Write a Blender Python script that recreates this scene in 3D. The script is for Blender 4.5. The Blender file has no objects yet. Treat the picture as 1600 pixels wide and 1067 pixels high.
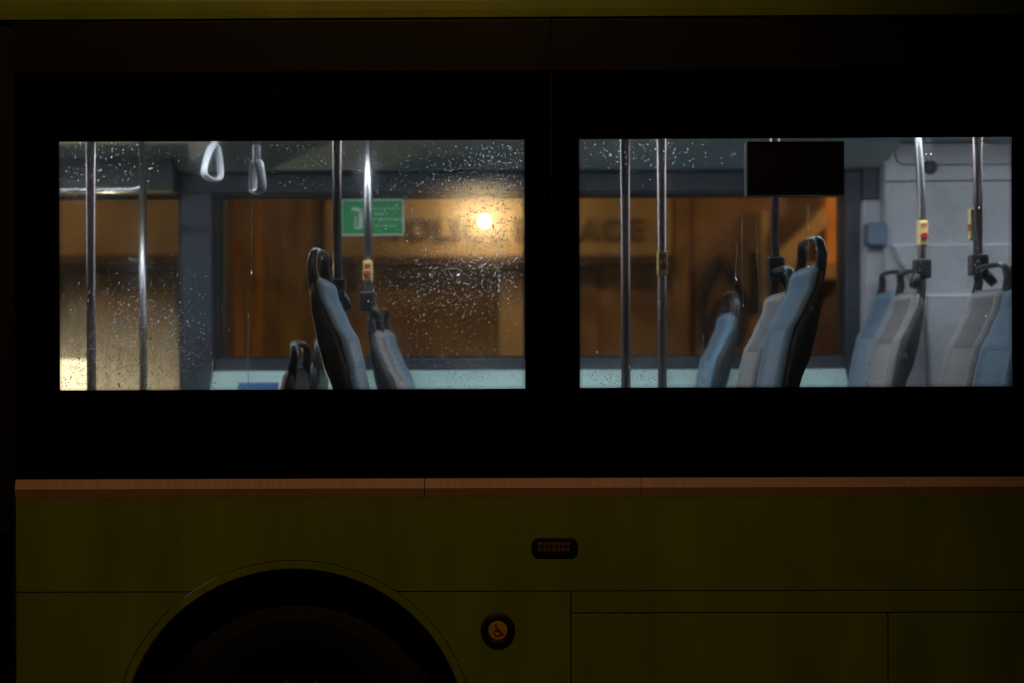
import bpy, bmesh, math, random
from mathutils import Vector, Matrix
random.seed(7)
S = bpy.context.scene
# ------------------------------------------------------------ camera
F = 2222.0; W0, H0 = 1600.0, 1067.0
D = 4.75; CZ = 1.78; HY = 550.0
YAW, ROLL = 0.009, 0.0038
cam = bpy.data.cameras.new('camera'); co = bpy.data.objects.new('camera', cam)
S.collection.objects.link(co); S.camera = co
cam.sensor_width = 36; cam.lens = F / W0 * 36
CAMP = Vector((0, -D, CZ))
RM = Matrix.Rotation(YAW, 3, 'Z') @ Matrix.Rotation(math.pi / 2, 3, 'X') @ Matrix.Rotation(-ROLL, 3, 'Z')
co.matrix_world = Matrix.Translation(CAMP) @ RM.to_4x4()
SX = math.tan(YAW) * F; SY = HY - H0 / 2
cam.shift_x = SX / W0; cam.shift_y = SY / W0
cam.clip_end = 400; cam.clip_start = 0.05
cam.dof.use_dof = True; cam.dof.focus_distance = D; cam.dof.aperture_fstop = 1.6
S.render.resolution_x = 1024; S.render.resolution_y = 682

def P(px, py, Y):
    """world point (X, Z) at depth Y seen at photo pixel (px, py)"""
    d = RM @ Vector(((px - W0 / 2 + SX) / F, -(py - H0 / 2 - SY) / F, -1))
    t = (Y - CAMP.y) / d.y
    p = CAMP + d * t
    return p.x, p.z
def PX(px, Y=0, py=550): return P(px, py, Y)[0]
def PZ(py, Y=0, px=800): return P(px, py, Y)[1]

# ------------------------------------------------------------ world, exposure
w = bpy.data.worlds.new('World'); S.world = w; w.use_nodes = True
nt = w.node_tree; nt.nodes.clear()
sky = nt.nodes.new('ShaderNodeTexSky'); sky.sky_type = 'NISHITA'; sky.sun_disc = False
sky.sun_elevation = math.radians(-4); sky.sun_rotation = math.radians(200)
bg = nt.nodes.new('ShaderNodeBackground'); bg.inputs[1].default_value = 0.004
ou = nt.nodes.new('ShaderNodeOutputWorld')
nt.links.new(sky.outputs[0], bg.inputs[0]); nt.links.new(bg.outputs[0], ou.inputs[0])
S.view_settings.view_transform = 'Standard'; S.view_settings.look = 'None'
S.view_settings.exposure = 0; S.view_settings.gamma = 1
S.cycles.max_bounces = 10; S.cycles.transparent_max_bounces = 24
S.cycles.transmission_bounces = 8; S.cycles.glossy_bounces = 5; S.cycles.diffuse_bounces = 4
S.cycles.sample_clamp_indirect = 25
S.cycles.caustics_reflective = False; S.cycles.caustics_refractive = True

# lamp strengths in one place
BUS_STRIP = 24.0            # emission of the bus ceiling strips
NEAR_LAMP = 260.0           # street lamp on the camera's side
LANTERN = 18.0
DOOR_FILL = 58.0
FAR_LEFT, FAR_RIGHT, FAR_FILL = 60.0, 62.0, 88.0

# ------------------------------------------------------------ helpers
def mat(name, col, rough=0.5, metal=0.0, noise=0.0, scale=20.0, bump=0.0, emit=None, es=0.0, col2=None, coat=0.0, spec=None, stretch=(1, 1, 1), sheen=0.0):
    m = bpy.data.materials.new(name); m.use_nodes = True
    n = m.node_tree.nodes; l = m.node_tree.links; b = n['Principled BSDF']
    b.inputs['Base Color'].default_value = (*col, 1); b.inputs['Roughness'].default_value = rough
    b.inputs['Metallic'].default_value = metal
    b.inputs['Coat Weight'].default_value = coat
    b.inputs['Sheen Weight'].default_value = sheen
    if spec is not None: b.inputs['Specular IOR Level'].default_value = spec
    if emit: b.inputs['Emission Color'].default_value = (*emit, 1); b.inputs['Emission Strength'].default_value = es
    if noise or bump or col2:
        tc = n.new('ShaderNodeTexCoord'); mp = n.new('ShaderNodeMapping'); mp.inputs['Scale'].default_value = stretch
        l.new(tc.outputs['Object'], mp.inputs[0])
        t = n.new('ShaderNodeTexNoise'); t.inputs['Scale'].default_value = scale; t.inputs['Detail'].default_value = 6
        l.new(mp.outputs[0], t.inputs[0])
        if noise or col2:
            r = n.new('ShaderNodeValToRGB'); l.new(t.outputs[0], r.inputs[0])
            c2 = col2 or tuple(min(1, c * (1 + noise)) for c in col)
            c1 = col if col2 else tuple(c * (1 - noise) for c in col)
            r.color_ramp.elements[0].position = .36; r.color_ramp.elements[1].position = .64
            r.color_ramp.elements[0].color = (*c1, 1); r.color_ramp.elements[1].color = (*c2, 1)
            l.new(r.outputs[0], b.inputs['Base Color'])
            mr = n.new('ShaderNodeMapRange'); mr.inputs[3].default_value = max(.02, rough - .08); mr.inputs[4].default_value = min(1, rough + .1)
            l.new(t.outputs[0], mr.inputs[0]); l.new(mr.outputs[0], b.inputs['Roughness'])
        if bump:
            bp = n.new('ShaderNodeBump'); bp.inputs['Strength'].default_value = bump; bp.inputs['Distance'].default_value = .004
            l.new(t.outputs[0], bp.inputs['Height']); l.new(bp.outputs[0], b.inputs['Normal'])
    return m

def glass_mat(name, tint, refl=0.05, film=0.0):
    """clear pane: straight-through transmission plus a mirror-like reflection; film = thin milky water/dust film"""
    m = bpy.data.materials.new(name); m.use_nodes = True
    n = m.node_tree.nodes; l = m.node_tree.links; n.clear()
    o = n.new('ShaderNodeOutputMaterial'); tr = n.new('ShaderNodeBsdfTransparent'); tr.inputs[0].default_value = (*tint, 1)
    g = n.new('ShaderNodeBsdfGlossy'); g.inputs['Roughness'].default_value = .03
    lw = n.new('ShaderNodeLayerWeight'); lw.inputs[0].default_value = .15
    mr = n.new('ShaderNodeMapRange'); mr.inputs[3].default_value = refl; mr.inputs[4].default_value = .6
    l.new(lw.outputs['Fresnel'], mr.inputs[0])
    mx = n.new('ShaderNodeMixShader'); l.new(mr.outputs[0], mx.inputs[0]); l.new(tr.outputs[0], mx.inputs[1]); l.new(g.outputs[0], mx.inputs[2])
    last = mx
    if film:
        tl = n.new('ShaderNodeBsdfTranslucent'); tl.inputs[0].default_value = (.9, .9, .9, 1)
        tc = n.new('ShaderNodeTexCoord'); nz = n.new('ShaderNodeTexNoise'); nz.inputs['Scale'].default_value = 3.2; nz.inputs['Detail'].default_value = 8
        l.new(tc.outputs['Object'], nz.inputs[0])
        m2 = n.new('ShaderNodeMapRange'); m2.inputs[1].default_value = .35; m2.inputs[2].default_value = .75; m2.inputs[3].default_value = film * .3; m2.inputs[4].default_value = film * 1.7
        l.new(nz.outputs[0], m2.inputs[0])
        rf = n.new('ShaderNodeBsdfRefraction'); rf.inputs['IOR'].default_value = 1.05; rf.inputs['Roughness'].default_value = .75
        m3 = n.new('ShaderNodeMapRange'); m3.inputs[1].default_value = .35; m3.inputs[2].default_value = .7; m3.inputs[3].default_value = .08; m3.inputs[4].default_value = .24
        l.new(nz.outputs[0], m3.inputs[0])
        mw = n.new('ShaderNodeMixShader'); l.new(m3.outputs[0], mw.inputs[0]); l.new(mx.outputs[0], mw.inputs[1]); l.new(rf.outputs[0], mw.inputs[2])
        mm = n.new('ShaderNodeMixShader'); l.new(m2.outputs[0], mm.inputs[0]); l.new(mw.outputs[0], mm.inputs[1]); l.new(tl.outputs[0], mm.inputs[2]); last = mm
    l.new(last.outputs[0], o.inputs[0])
    return m

def emis(name, col, s):
    m = bpy.data.materials.new(name); m.use_nodes = True
    b = m.node_tree.nodes['Principled BSDF']; b.inputs['Base Color'].default_value = (.8, .8, .8, 1)
    b.inputs['Emission Color'].default_value = (*col, 1); b.inputs['Emission Strength'].default_value = s
    return m

def link(o): S.collection.objects.link(o); return o
def empty(name, loc=(0, 0, 0), rz=0.0):
    o = bpy.data.objects.new(name, None); o.location = loc; o.rotation_euler = (0, 0, rz); o.empty_display_size = .1
    return link(o)
def tag(o, label=None, cat=None, group=None, kind=None):
    if label: o['label'] = label
    if cat: o['category'] = cat
    if group: o['group'] = group
    if kind: o['kind'] = kind
    return o
def obj(name, bm, m, parent=None, smooth=False, bevel=0.0, world=False, seg=2):
    bmesh.ops.recalc_face_normals(bm, faces=bm.faces[:])
    me = bpy.data.meshes.new(name); bm.to_mesh(me); bm.free()
    for mm in (m if isinstance(m, (list, tuple)) else [m]): me.materials.append(mm)
    if smooth:
        for p in me.polygons: p.use_smooth = True
    o = link(bpy.data.objects.new(name, me))
    if parent:
        o.parent = parent
        if world: o.matrix_parent_inverse = Matrix.Translation(-Vector(parent.location))
    if bevel:
        b = o.modifiers.new('bevel', 'BEVEL'); b.width = bevel; b.segments = seg; b.limit_method = 'ANGLE'; b.angle_limit = .6
    return o
def box(bm, x0, x1, y0, y1, z0, z1, mi=0):
    vs = [bm.verts.new((x, y, z)) for x in (x0, x1) for y in (y0, y1) for z in (z0, z1)]
    for f in ((0, 1, 3, 2), (4, 6, 7, 5), (0, 4, 5, 1), (2, 3, 7, 6), (0, 2, 6, 4), (1, 5, 7, 3)):
        q = bm.faces.new([vs[i] for i in f]); q.material_index = mi
    return vs
def bx(*a): bm = bmesh.new(); box(bm, *a); return bm
def tube(bm, pts, r, n=14, cap=True, flat=1.0, ref=None):
    """swept tube; r number or list"""
    pts = [Vector(p) for p in pts]; rings = []
    up = ref
    for i, p in enumerate(pts):
        t = (pts[min(i + 1, len(pts) - 1)] - pts[max(i - 1, 0)]).normalized()
        if up is None: up = Vector((0, 0, 1)) if abs(t.z) < .9 else Vector((1, 0, 0))
        a = t.cross(Vector(up)).normalized(); b = a.cross(t).normalized(); up = b
        rr = r[i] if isinstance(r, (list, tuple)) else r
        rings.append([bm.verts.new(p + a * math.cos(2 * math.pi * k / n) * rr + b * math.sin(2 * math.pi * k / n) * rr * flat) for k in range(n)])
    for i in range(len(rings) - 1):
        for k in range(n): bm.faces.new((rings[i][k], rings[i][(k + 1) % n], rings[i + 1][(k + 1) % n], rings[i + 1][k]))
    if cap: bm.faces.new(rings[0][::-1]); bm.faces.new(rings[-1])
    return rings
def lathe(bm, prof, c, axis='Y', n=48, a0=0, a1=2 * math.pi):
    """prof list of (r, h) around axis through c"""
    c = Vector(c); full = abs(a1 - a0 - 2 * math.pi) < 1e-6; cnt = n if full else n + 1; rings = []
    for r, h in prof:
        ring = []
        for k in range(cnt):
            a = a0 + (a1 - a0) * k / n
            if axis == 'Y': v = c + Vector((r * math.cos(a), h, r * math.sin(a)))
            else: v = c + Vector((r * math.cos(a), r * math.sin(a), h))
            ring.append(bm.verts.new(v))
        rings.append(ring)
    for i in range(len(rings) - 1):
        for k in range(cnt if full else cnt - 1):
            bm.faces.new((rings[i][k], rings[i][(k + 1) % cnt], rings[i + 1][(k + 1) % cnt], rings[i + 1][k]))
    return rings
def prism_y(bm, outline, y0, y1, mi=0):
    """outline of (x, z), extruded from y0 to y1"""
    a = [bm.verts.new((x, y0, z)) for x, z in outline]; b = [bm.verts.new((x, y1, z)) for x, z in outline]
    n = len(outline)
    f = bm.faces.new(a); f.material_index = mi; f = bm.faces.new(b[::-1]); f.material_index = mi
    for i in range(n):
        q = bm.faces.new((a[i], b[i], b[(i + 1) % n], a[(i + 1) % n])); q.material_index = mi
def frame_y(bm, ox0, ox1, oz0, oz1, ix0, ix1, iz0, iz1, y0, y1):
    """rectangular plate with a rectangular hole"""
    for y, flip in ((y0, 0), (y1, 1)): pass
    o = [(ox0, oz0), (ox1, oz0), (ox1, oz1), (ox0, oz1)]; i = [(ix0, iz0), (ix1, iz0), (ix1, iz1), (ix0, iz1)]
    vo = [[bm.verts.new((x, y, z)) for x, z in o] for y in (y0, y1)]; vi = [[bm.verts.new((x, y, z)) for x, z in i] for y in (y0, y1)]
    for k in range(4):
        j = (k + 1) % 4
        bm.faces.new((vo[0][k], vo[0][j], vi[0][j], vi[0][k])); bm.faces.new((vo[1][k], vi[1][k], vi[1][j], vo[1][j]))
        bm.faces.new((vo[0][k], vo[1][k], vo[1][j], vo[0][j])); bm.faces.new((vi[0][k], vi[0][j], vi[1][j], vi[1][k]))
def rrect(x0, x1, z0, z1, r, n=5):
    out = []
    for cx, cz, a in ((x1 - r, z1 - r, 0), (x0 + r, z1 - r, 90), (x0 + r, z0 + r, 180), (x1 - r, z0 + r, 270)):
        for k in range(n + 1):
            t = math.radians(a + 90 * k / n); out.append((cx + r * math.cos(t), cz + r * math.sin(t)))
    return out
def add_light(name, typ, loc, col, energy, parent=None, **kw):
    l = bpy.data.lights.new(name, typ); l.color = col; l.energy = energy
    for k, v in kw.items(): setattr(l, k, v)
    o = link(bpy.data.objects.new(name, l)); o.location = loc
    if parent: o.parent = parent; o.matrix_parent_inverse = Matrix.Translation(-Vector(parent.location))
    return o

# ------------------------------------------------------------ materials
M = {}
M['paint'] = mat('yellow_green_paint', (.25, .35, .010), .45, noise=.13, scale=2.6, stretch=(2.2, 1, .6))
def grime(m, amt=.45):
    """vertical dried rain runs and road dirt over a painted surface"""
    n = m.node_tree.nodes; l = m.node_tree.links; b = n['Principled BSDF']; src = b.inputs['Base Color'].links[0].from_socket
    tc = n.new('ShaderNodeTexCoord'); mp = n.new('ShaderNodeMapping'); mp.inputs['Scale'].default_value = (26, 1, 1.3); l.new(tc.outputs['Object'], mp.inputs[0])
    t = n.new('ShaderNodeTexNoise'); t.inputs['Scale'].default_value = 2.2; t.inputs['Detail'].default_value = 7; l.new(mp.outputs[0], t.inputs[0])
    t2 = n.new('ShaderNodeTexNoise'); t2.inputs['Scale'].default_value = 1.4; t2.inputs['Detail'].default_value = 9; t2.inputs['Roughness'].default_value = .7; l.new(tc.outputs['Object'], t2.inputs[0])
    mu = n.new('ShaderNodeMath'); mu.operation = 'MULTIPLY'; l.new(t.outputs[0], mu.inputs[0]); l.new(t2.outputs[0], mu.inputs[1])
    mr = n.new('ShaderNodeMapRange'); mr.inputs[1].default_value = .18; mr.inputs[2].default_value = .34; mr.inputs[3].default_value = 0; mr.inputs[4].default_value = amt; l.new(mu.outputs[0], mr.inputs[0])
    mx = n.new('ShaderNodeMix'); mx.data_type = 'RGBA'; l.new(mr.outputs[0], mx.inputs[0]); l.new(src, mx.inputs[6]); mx.inputs[7].default_value = (.10, .09, .05, 1)
    l.new(mx.outputs[2], b.inputs['Base Color'])
grime(M['paint'], .09)
M['seam'] = mat('seam_rubber', (.006, .006, .006), .8)
M['strip'] = mat('orange_trim', (.84, .54, .42), .55, noise=.06, scale=1.5)
grime(M['strip'], .15)
M['black_gloss'] = mat('black_glazing', (.003, .0028, .0025), .22, noise=.25, scale=1.6, spec=.25)
M['cantrail'] = mat('cantrail_reflection_brown', (.010, .007, .005), .45, noise=.2, scale=1.2)  # brown base colour stands in for a faint reflection on the black
M['rubber'] = mat('rubber', (.006, .006, .006), .8, noise=.3, scale=30, bump=.3)
M['rim'] = mat('steel_rim', (.10, .10, .10), .5, metal=.6, noise=.3, scale=12)
M['arch_in'] = mat('arch_liner', (.008, .008, .008), .9)
M['shell'] = mat('seat_shell_plastic', (.022, .022, .026), .38, noise=.2, scale=35, bump=.05)
M['blue'] = mat('blue_seat_fabric', (.17, .30, .43), .85, noise=.10, scale=160, bump=.25, sheen=.3)
M['grey'] = mat('grey_seat_fabric', (.27, .25, .26), .85, noise=.12, scale=160, bump=.25, sheen=.3)
M['pad_b'] = mat('blue_grey_pad_fabric', (.175, .27, .385), .9, noise=.12, scale=160, bump=.25)
M['pad_g'] = mat('dark_grey_pad_fabric', (.19, .175, .18), .9, noise=.12, scale=160, bump=.25)
M['piping_b'] = mat('pale_blue_bolster', (.20, .35, .51), .8, noise=.08, scale=160, bump=.2)
M['piping_g'] = mat('pale_grey_bolster', (.35, .34, .36), .8, noise=.08, scale=160, bump=.2)
M['steel'] = mat('brushed_steel', (.38, .36, .37), .30, metal=1, noise=.08, scale=60, stretch=(1, 1, .1))
M['steel_backlit'] = mat('backlit_dark_steel', (.23, .175, .175), .38, metal=.9, noise=.15, scale=60, stretch=(1, 1, .1))  # steel copy with backlit shade and warm tint put into its colour
M['ceil'] = mat('ceiling_lining', (.36, .42, .42), .55, noise=.05, scale=3)
M['duct'] = mat('dark_blue_grey_trim', (.034, .040, .056), .6, noise=.1, scale=8)
M['black_trim'] = mat('black_trim', (.008, .008, .010), .6)
M['header'] = mat('door_header_trim', (.025, .027, .030), .5, noise=.1)
M['muted_blue'] = mat('muted_blue_vinyl', (.15, .20, .29), .7, noise=.1)
M['steel_bright'] = mat('polished_steel', (.80, .80, .84), .22, metal=1)
M['mint'] = mat('mint_wall_lining', (.60, .80, .76), .6, noise=.05, scale=8)
M['pillar'] = mat('slate_pillar', (.050, .060, .078), .6, noise=.08, scale=6)
M['panel'] = mat('pale_grey_cover', (.46, .455, .49), .27, noise=.04, scale=5, bump=.05)
M['groove'] = mat('groove', (.03, .03, .035), .8)
M['floor'] = mat('bus_floor_vinyl', (.06, .06, .065), .7, noise=.3, scale=80)
M['yellow_box'] = mat('yellow_button_box', (.82, .60, .24), .4, noise=.1, scale=60)
M['red'] = mat('red_button', (.55, .03, .01), .35)
M['white_pl'] = mat('white_plastic', (.52, .52, .56), .4, noise=.04, scale=30)
M['strap'] = mat('grey_strap', (.20, .20, .23), .8, noise=.1, scale=80)
M['green'] = mat('green_sticker', (.014, .40, .11), .5)
M['white'] = mat('white_print', (.75, .78, .78), .5)
M['palegreen'] = mat('pale_green_print', (.42, .68, .50), .5)
M['bluelabel'] = mat('blue_label', (.04, .13, .35), .5)
M['pane_near'] = glass_mat('wet_side_glass', (.93, .94, .94), .02, film=.012)
M['pane_far'] = glass_mat('far_side_glass', (.80, .80, .78), .008)
def foggy(name):
    m = glass_mat(name, (.80, .80, .78), .008); n = m.node_tree.nodes; l = m.node_tree.links
    o = [x for x in n if x.type == 'OUTPUT_MATERIAL'][0]; src = o.inputs[0].links[0].from_socket
    tl = n.new('ShaderNodeBsdfTranslucent'); tl.inputs[0].default_value = (.95, .95, .95, 1)
    tc = n.new('ShaderNodeTexCoord'); mp = n.new('ShaderNodeMapping'); mp.inputs['Scale'].default_value = (22, 1, 2.2)
    nz = n.new('ShaderNodeTexNoise'); nz.inputs['Scale'].default_value = 4; nz.inputs['Detail'].default_value = 8
    l.new(tc.outputs['Object'], mp.inputs[0]); l.new(mp.outputs[0], nz.inputs[0])
    sp = n.new('ShaderNodeSeparateXYZ'); l.new(tc.outputs['Object'], sp.inputs[0])
    mz = n.new('ShaderNodeMapRange'); mz.interpolation_type = 'SMOOTHSTEP'
    mz.inputs[1].default_value = 2.16; mz.inputs[2].default_value = 1.45; mz.inputs[3].default_value = .01; mz.inputs[4].default_value = .5
    l.new(sp.outputs['Z'], mz.inputs[0])
    mn = n.new('ShaderNodeMapRange'); mn.inputs[1].default_value = .3; mn.inputs[2].default_value = .7; mn.inputs[3].default_value = .7; mn.inputs[4].default_value = 1.15
    l.new(nz.outputs[0], mn.inputs[0])
    mu = n.new('ShaderNodeMath'); mu.operation = 'MULTIPLY'; l.new(mz.outputs[0], mu.inputs[0]); l.new(mn.outputs[0], mu.inputs[1])
    mx = n.new('ShaderNodeMixShader'); l.new(mu.outputs[0], mx.inputs[0]); l.new(src, mx.inputs[1]); l.new(tl.outputs[0], mx.inputs[2]); l.new(mx.outputs[0], o.inputs[0])
    return m
M['pane_door'] = foggy('misted_door_glass')
g = bpy.data.materials.new('rain_water'); g.use_nodes = True
gb = g.node_tree.nodes['Principled BSDF']; gb.inputs['Base Color'].default_value = (1, 1, 1, 1); gb.inputs['Roughness'].default_value = .04
gb.inputs['IOR'].default_value = 1.33; gb.inputs['Transmission Weight'].default_value = 1
M['water'] = g
M['stucco'] = mat('tan_stucco', (.44, .31, .15), .9, noise=.16, scale=2.5, bump=.4)
M['stucco_d'] = mat('brown_stucco', (.34, .21, .09), .9, noise=.3, scale=2.0, bump=.4)
M['wood'] = mat('dark_brown_wood', (.07, .04, .02), .6, noise=.35, scale=3, stretch=(6, 6, 1), bump=.3)
M['letter'] = mat('black_letters', (.13, .085, .04), .6)
M['iron'] = mat('wrought_iron', (.010, .009, .008), .6)
M['curtain'] = mat('orange_curtain', (.70, .34, .05), .85, noise=.25, scale=3, stretch=(6, 6, .4))
M['amber_room'] = mat('amber_drapes', (.34, .21, .07), .9, noise=.4, scale=1.6, stretch=(3, 1, .5))
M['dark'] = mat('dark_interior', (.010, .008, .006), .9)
M['cream'] = mat('cream_pilaster', (.62, .47, .28), .8, noise=.1, scale=4)
M['orange_wall'] = mat('orange_render', (.85, .38, .08), .85, noise=.15, scale=3)
M['asphalt'] = mat('wet_asphalt', (.035, .035, .038), .35, noise=.4, scale=60, bump=.4)
M['paving'] = mat('paving', (.16, .15, .14), .6, noise=.25, scale=10, bump=.3)
M['amber'] = mat('amber_disc', (.85, .40, .10), .4, noise=.08, scale=120)
M['lens'] = mat('orange_reflector', (.22, .11, .04), .25, noise=.2, scale=200)
M['street_metal'] = mat('grey_lamp_metal', (.12, .12, .12), .5, metal=.6)

# ------------------------------------------------------------ ground
tag(obj('road', bx(-60, 60, -40, 2.9, -.2, 0), M['asphalt']), 'wet dark asphalt road under and around the bus', 'road', kind='structure')
tag(obj('far_pavement', bx(-60, 60, 2.9, 40, -.2, .13), M['paving']), 'raised pavement in front of the shop building', 'pavement', kind='structure')

# ------------------------------------------------------------ bus body
bus = empty('city_bus', (0, 1.27, 0))
tag(bus, 'yellow-green city bus with black window band, seen side-on at night with its saloon lit', 'bus')
def part(name, bm, m, **k): return obj(name, bm, m, bus, world=True, **k)
XL, XR = -6.0, 4.3                     # bus ends
XP = PX(25, 0, 830)                    # left end of the yellow panels
XA, ZA = -0.733, .4765                 # wheel centre
Z_ROOF = PZ(29); Z_BELT = PZ(746.5); Z_S1 = PZ(761); Z_S2 = PZ(776); Z_SEAM = PZ(923); Z_SKIRT = .28
# panels (4 mm gaps over black backing)
def arc(r, a0, a1, n=40): return [(XA + r * math.cos(math.radians(a0 + (a1 - a0) * k / n)), ZA + r * math.sin(math.radians(a0 + (a1 - a0) * k / n))) for k in range(n + 1)]
RP = .612; g2 = .0022
zs = Z_SEAM + g2; aa = math.degrees(math.asin((zs - ZA) / RP))
bm = bmesh.new(); prism_y(bm, [(XP, Z_S2), (XP, zs)] + arc(RP, 180 - aa, aa) + [(XR, zs), (XR, Z_S2)], 0, .02)
part('upper_side_panel', bm, M['paint'])
zs = Z_SEAM - g2; aa = math.degrees(math.asin((zs - ZA) / RP)); ab = math.degrees(math.asin((Z_SKIRT - ZA) / RP))
XV = PX(892, 0, 980); XV2 = PX(1388, 0, 1000); ZH = PZ(957, 0, 1100)
bm = bmesh.new(); prism_y(bm, [(XP, Z_SKIRT), (XP, zs)] + arc(RP, 180 - aa, 180 - ab, 24), 0, .02)
part('skirt_panel', bm, M['paint'])
bm = bmesh.new(); prism_y(bm, [(XV - g2, Z_SKIRT), (XV - g2, zs)] + arc(RP, aa, ab, 24), 0, .02)
part('skirt_panel', bm, M['paint'])
part('skirt_panel', bx(XV + g2, XR, 0, .02, ZH + g2, zs), M['paint'], bevel=.001)
part('access_flap', bx(XV + g2, XV2 - g2, .001, .02, Z_SKIRT, ZH - g2), M['paint'], bevel=.0015)
part('access_flap', bx(XV2 + g2, XR, .001, .02, Z_SKIRT, ZH - g2), M['paint'], bevel=.0015)
bm = bmesh.new(); prism_y(bm, [(XP, Z_SKIRT)] + [(XP, Z_BELT)] + [(XR, Z_BELT), (XR, Z_SKIRT)] + arc(RP - .001, ab, 180 - ab, 48), .021, .05)
part('panel_backing', bm, M['seam'])
# arch lip + liner
bm = bmesh.new(); lathe(bm, [(.6095, .012), (.6090, .0005), (.6070, .0), (.584, .0), (.5805, .003), (.580, .05)], (XA, 0, ZA), n=90, a0=math.radians(-18), a1=math.radians(198))
part('wheel_arch_lip', bm, M['paint'])
bm = bmesh.new(); r_ = lathe(bm, [(.580, .05), (.580, .62), (.01, .62)], (XA, 0, ZA), n=60, a0=math.radians(-18), a1=math.radians(198))
part('wheel_arch_liner', bm, M['arch_in'], smooth=False)
# wheel
wh = part('wheel', bx(XA - .05, XA + .05, .33, .38, ZA - .05, ZA + .05), M['rim'])
bm = bmesh.new(); lathe(bm, [(.296, .12), (.30, .09), (.33, .075), (.40, .068), (.44, .078), (.465, .10), (.476, .12), (.476, .34), (.30, .37)], (XA, 0, ZA), n=96)
for k in range(60):                      # tread blocks on the shoulder
    a = 2 * math.pi * k / 60; c, s = math.cos(a), math.sin(a)
    vs = box(bm, -.012, .012, .10, .30, .470, .484)
    for v in vs: x, z = v.co.x, v.co.z; v.co.x = XA + x * c + z * s; v.co.z = ZA - x * s + z * c
obj('tyre', bm, M['rubber'], wh, smooth=False)
bm = bmesh.new(); lathe(bm, [(.297, .115), (.292, .10), (.282, .102), (.272, .16), (.255, .20), (.19, .21), (.15, .17), (.13, .09), (.10, .07), (0.001, .065)], (XA, 0, ZA), n=72)
obj('rim', bm, M['rim'], wh, smooth=True)
for k in range(10):
    a = 2 * math.pi * k / 10; bm = bmesh.new(); lathe(bm, [(.016, .20), (.016, .165), (.012, .158), (.001, .158)], (XA + .168 * math.cos(a), 0, ZA + .168 * math.sin(a)), n=6)
    obj('wheel_nut', bm, M['rim'], wh)
# belt trim: upper face leans to the sky, lower face turns down
bm = bmesh.new()
cs = [(.02, Z_BELT), (.0, Z_BELT), (-.0100, Z_S1 + .001), (-.0108, Z_S1), (-.0104, Z_S1 - .001), (-.0006, Z_S2), (.02, Z_S2)]
for X0, X1 in ((XP, PX(662)), (PX(662) + .003, PX(1000)), (PX(1000) + .002, XR)):
    a = [bm.verts.new((X0, y, z)) for y, z in cs]; b = [bm.verts.new((X1, y, z)) for y, z in cs]
    for i in range(len(cs)): j = (i + 1) % len(cs); bm.faces.new((a[i], a[j], b[j], b[i]))
    bm.faces.new(a); bm.faces.new(b[::-1])
part('belt_trim', bm, M['strip'])
# glazing: two bonded black-bordered windows
XS = PX(862, 0, 300)
WIN = [(PX(92, 0, 410), PX(820, 0, 410), PZ(608, 0, 400), PZ(220.5, 0, 400)), (PX(905.5, 0, 410), PX(1582, 0, 410), PZ(604, 0, 1250), PZ(216, 0, 1250))]
Z_CANT = PZ(112)
for i, (a, b, z0, z1) in enumerate(WIN):
    ox0, ox1 = (XP - .003, XS - .002) if i == 0 else (XS + .002, PX(1660))
    bm = bmesh.new(); frame_y(bm, ox0, ox1, Z_BELT + .004, Z_CANT, a, b, z0, z1, .004, .010)
    wn = part('side_window', bm, M['black_gloss'])
    # ceramic dot border
    bm = bmesh.new()
    def dots(x, z, r=.0011):
        vs = [bm.verts.new((x + r * math.cos(k * math.pi / 3), .0115, z + r * math.sin(k * math.pi / 3))) for k in range(6)]; bm.faces.new(vs)
    nx = int((b - a) / .0042)
    for row in range(3):
        for k in range(nx): dots(a + (k + .5 * (row % 2)) * .0042, z0 + .002 + row * .0038, .0014 - .0003 * row)
        nz = int((z1 - z0) / .0042)
        for k in range(nz):
            dots(a + .002 + row * .0038, z0 + (k + .5 * (row % 2)) * .0042, .0014 - .0003 * row); dots(b - .002 - row * .0038, z0 + (k + .5 * (row % 2)) * .0042, .0014 - .0003 * row)
    obj('dot_border', bm, M['seam'], wn)
    bm = bmesh.new(); vs = [bm.verts.new(v) for v in ((a - .01, .0125, z0 - .01), (b + .01, .0125, z0 - .01), (b + .01, .0125, z1 + .01), (a - .01, .0125, z1 + .01))]; bm.faces.new(vs)
    obj('pane', bm, M['pane_near'], wn)
bm = bmesh.new(); box(bm, PX(1660) + .004, XR, .004, .010, Z_BELT + .004, Z_CANT); part('black_glazing_panel', bm, M['black_gloss'])
for X0, X1 in ((XP - .003, XS - .002), (XS + .002, XR)):
    bm = bmesh.new(); box(bm, X0, X1, .002, .010, Z_CANT + .003, Z_ROOF - .004); part('cantrail_panel', bm, M['cantrail'], bevel=.0015)
# inner lining of the near wall, black, openings a little larger than the glass
Y1 = .055
bm = bmesh.new()
xs = [XL, WIN[0][0] - .05, WIN[0][1] + .03, WIN[1][0] - .03, WIN[1][1] + .06, XR]
box(bm, XL, XR, .012, Y1, Z_SKIRT + .9, WIN[0][2] - .04); box(bm, XL, XR, .012, Y1, WIN[0][3] + .05, Z_ROOF)
for k in (0, 2, 4): box(bm, xs[k], xs[k + 1], .013, Y1 - .001, WIN[0][2] - .04, WIN[0][3] + .05)
part('near_wall_lining', bm, M['black_trim'])
part('door_leaf', bx(XL, XP - .012, .030, .045, .32, Z_ROOF - .006), M['black_gloss'])
part('door_edge_rubber', bx(XP - .014, XP - .002, .0125, .05, .32, Z_BELT), M['seam'])
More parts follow.
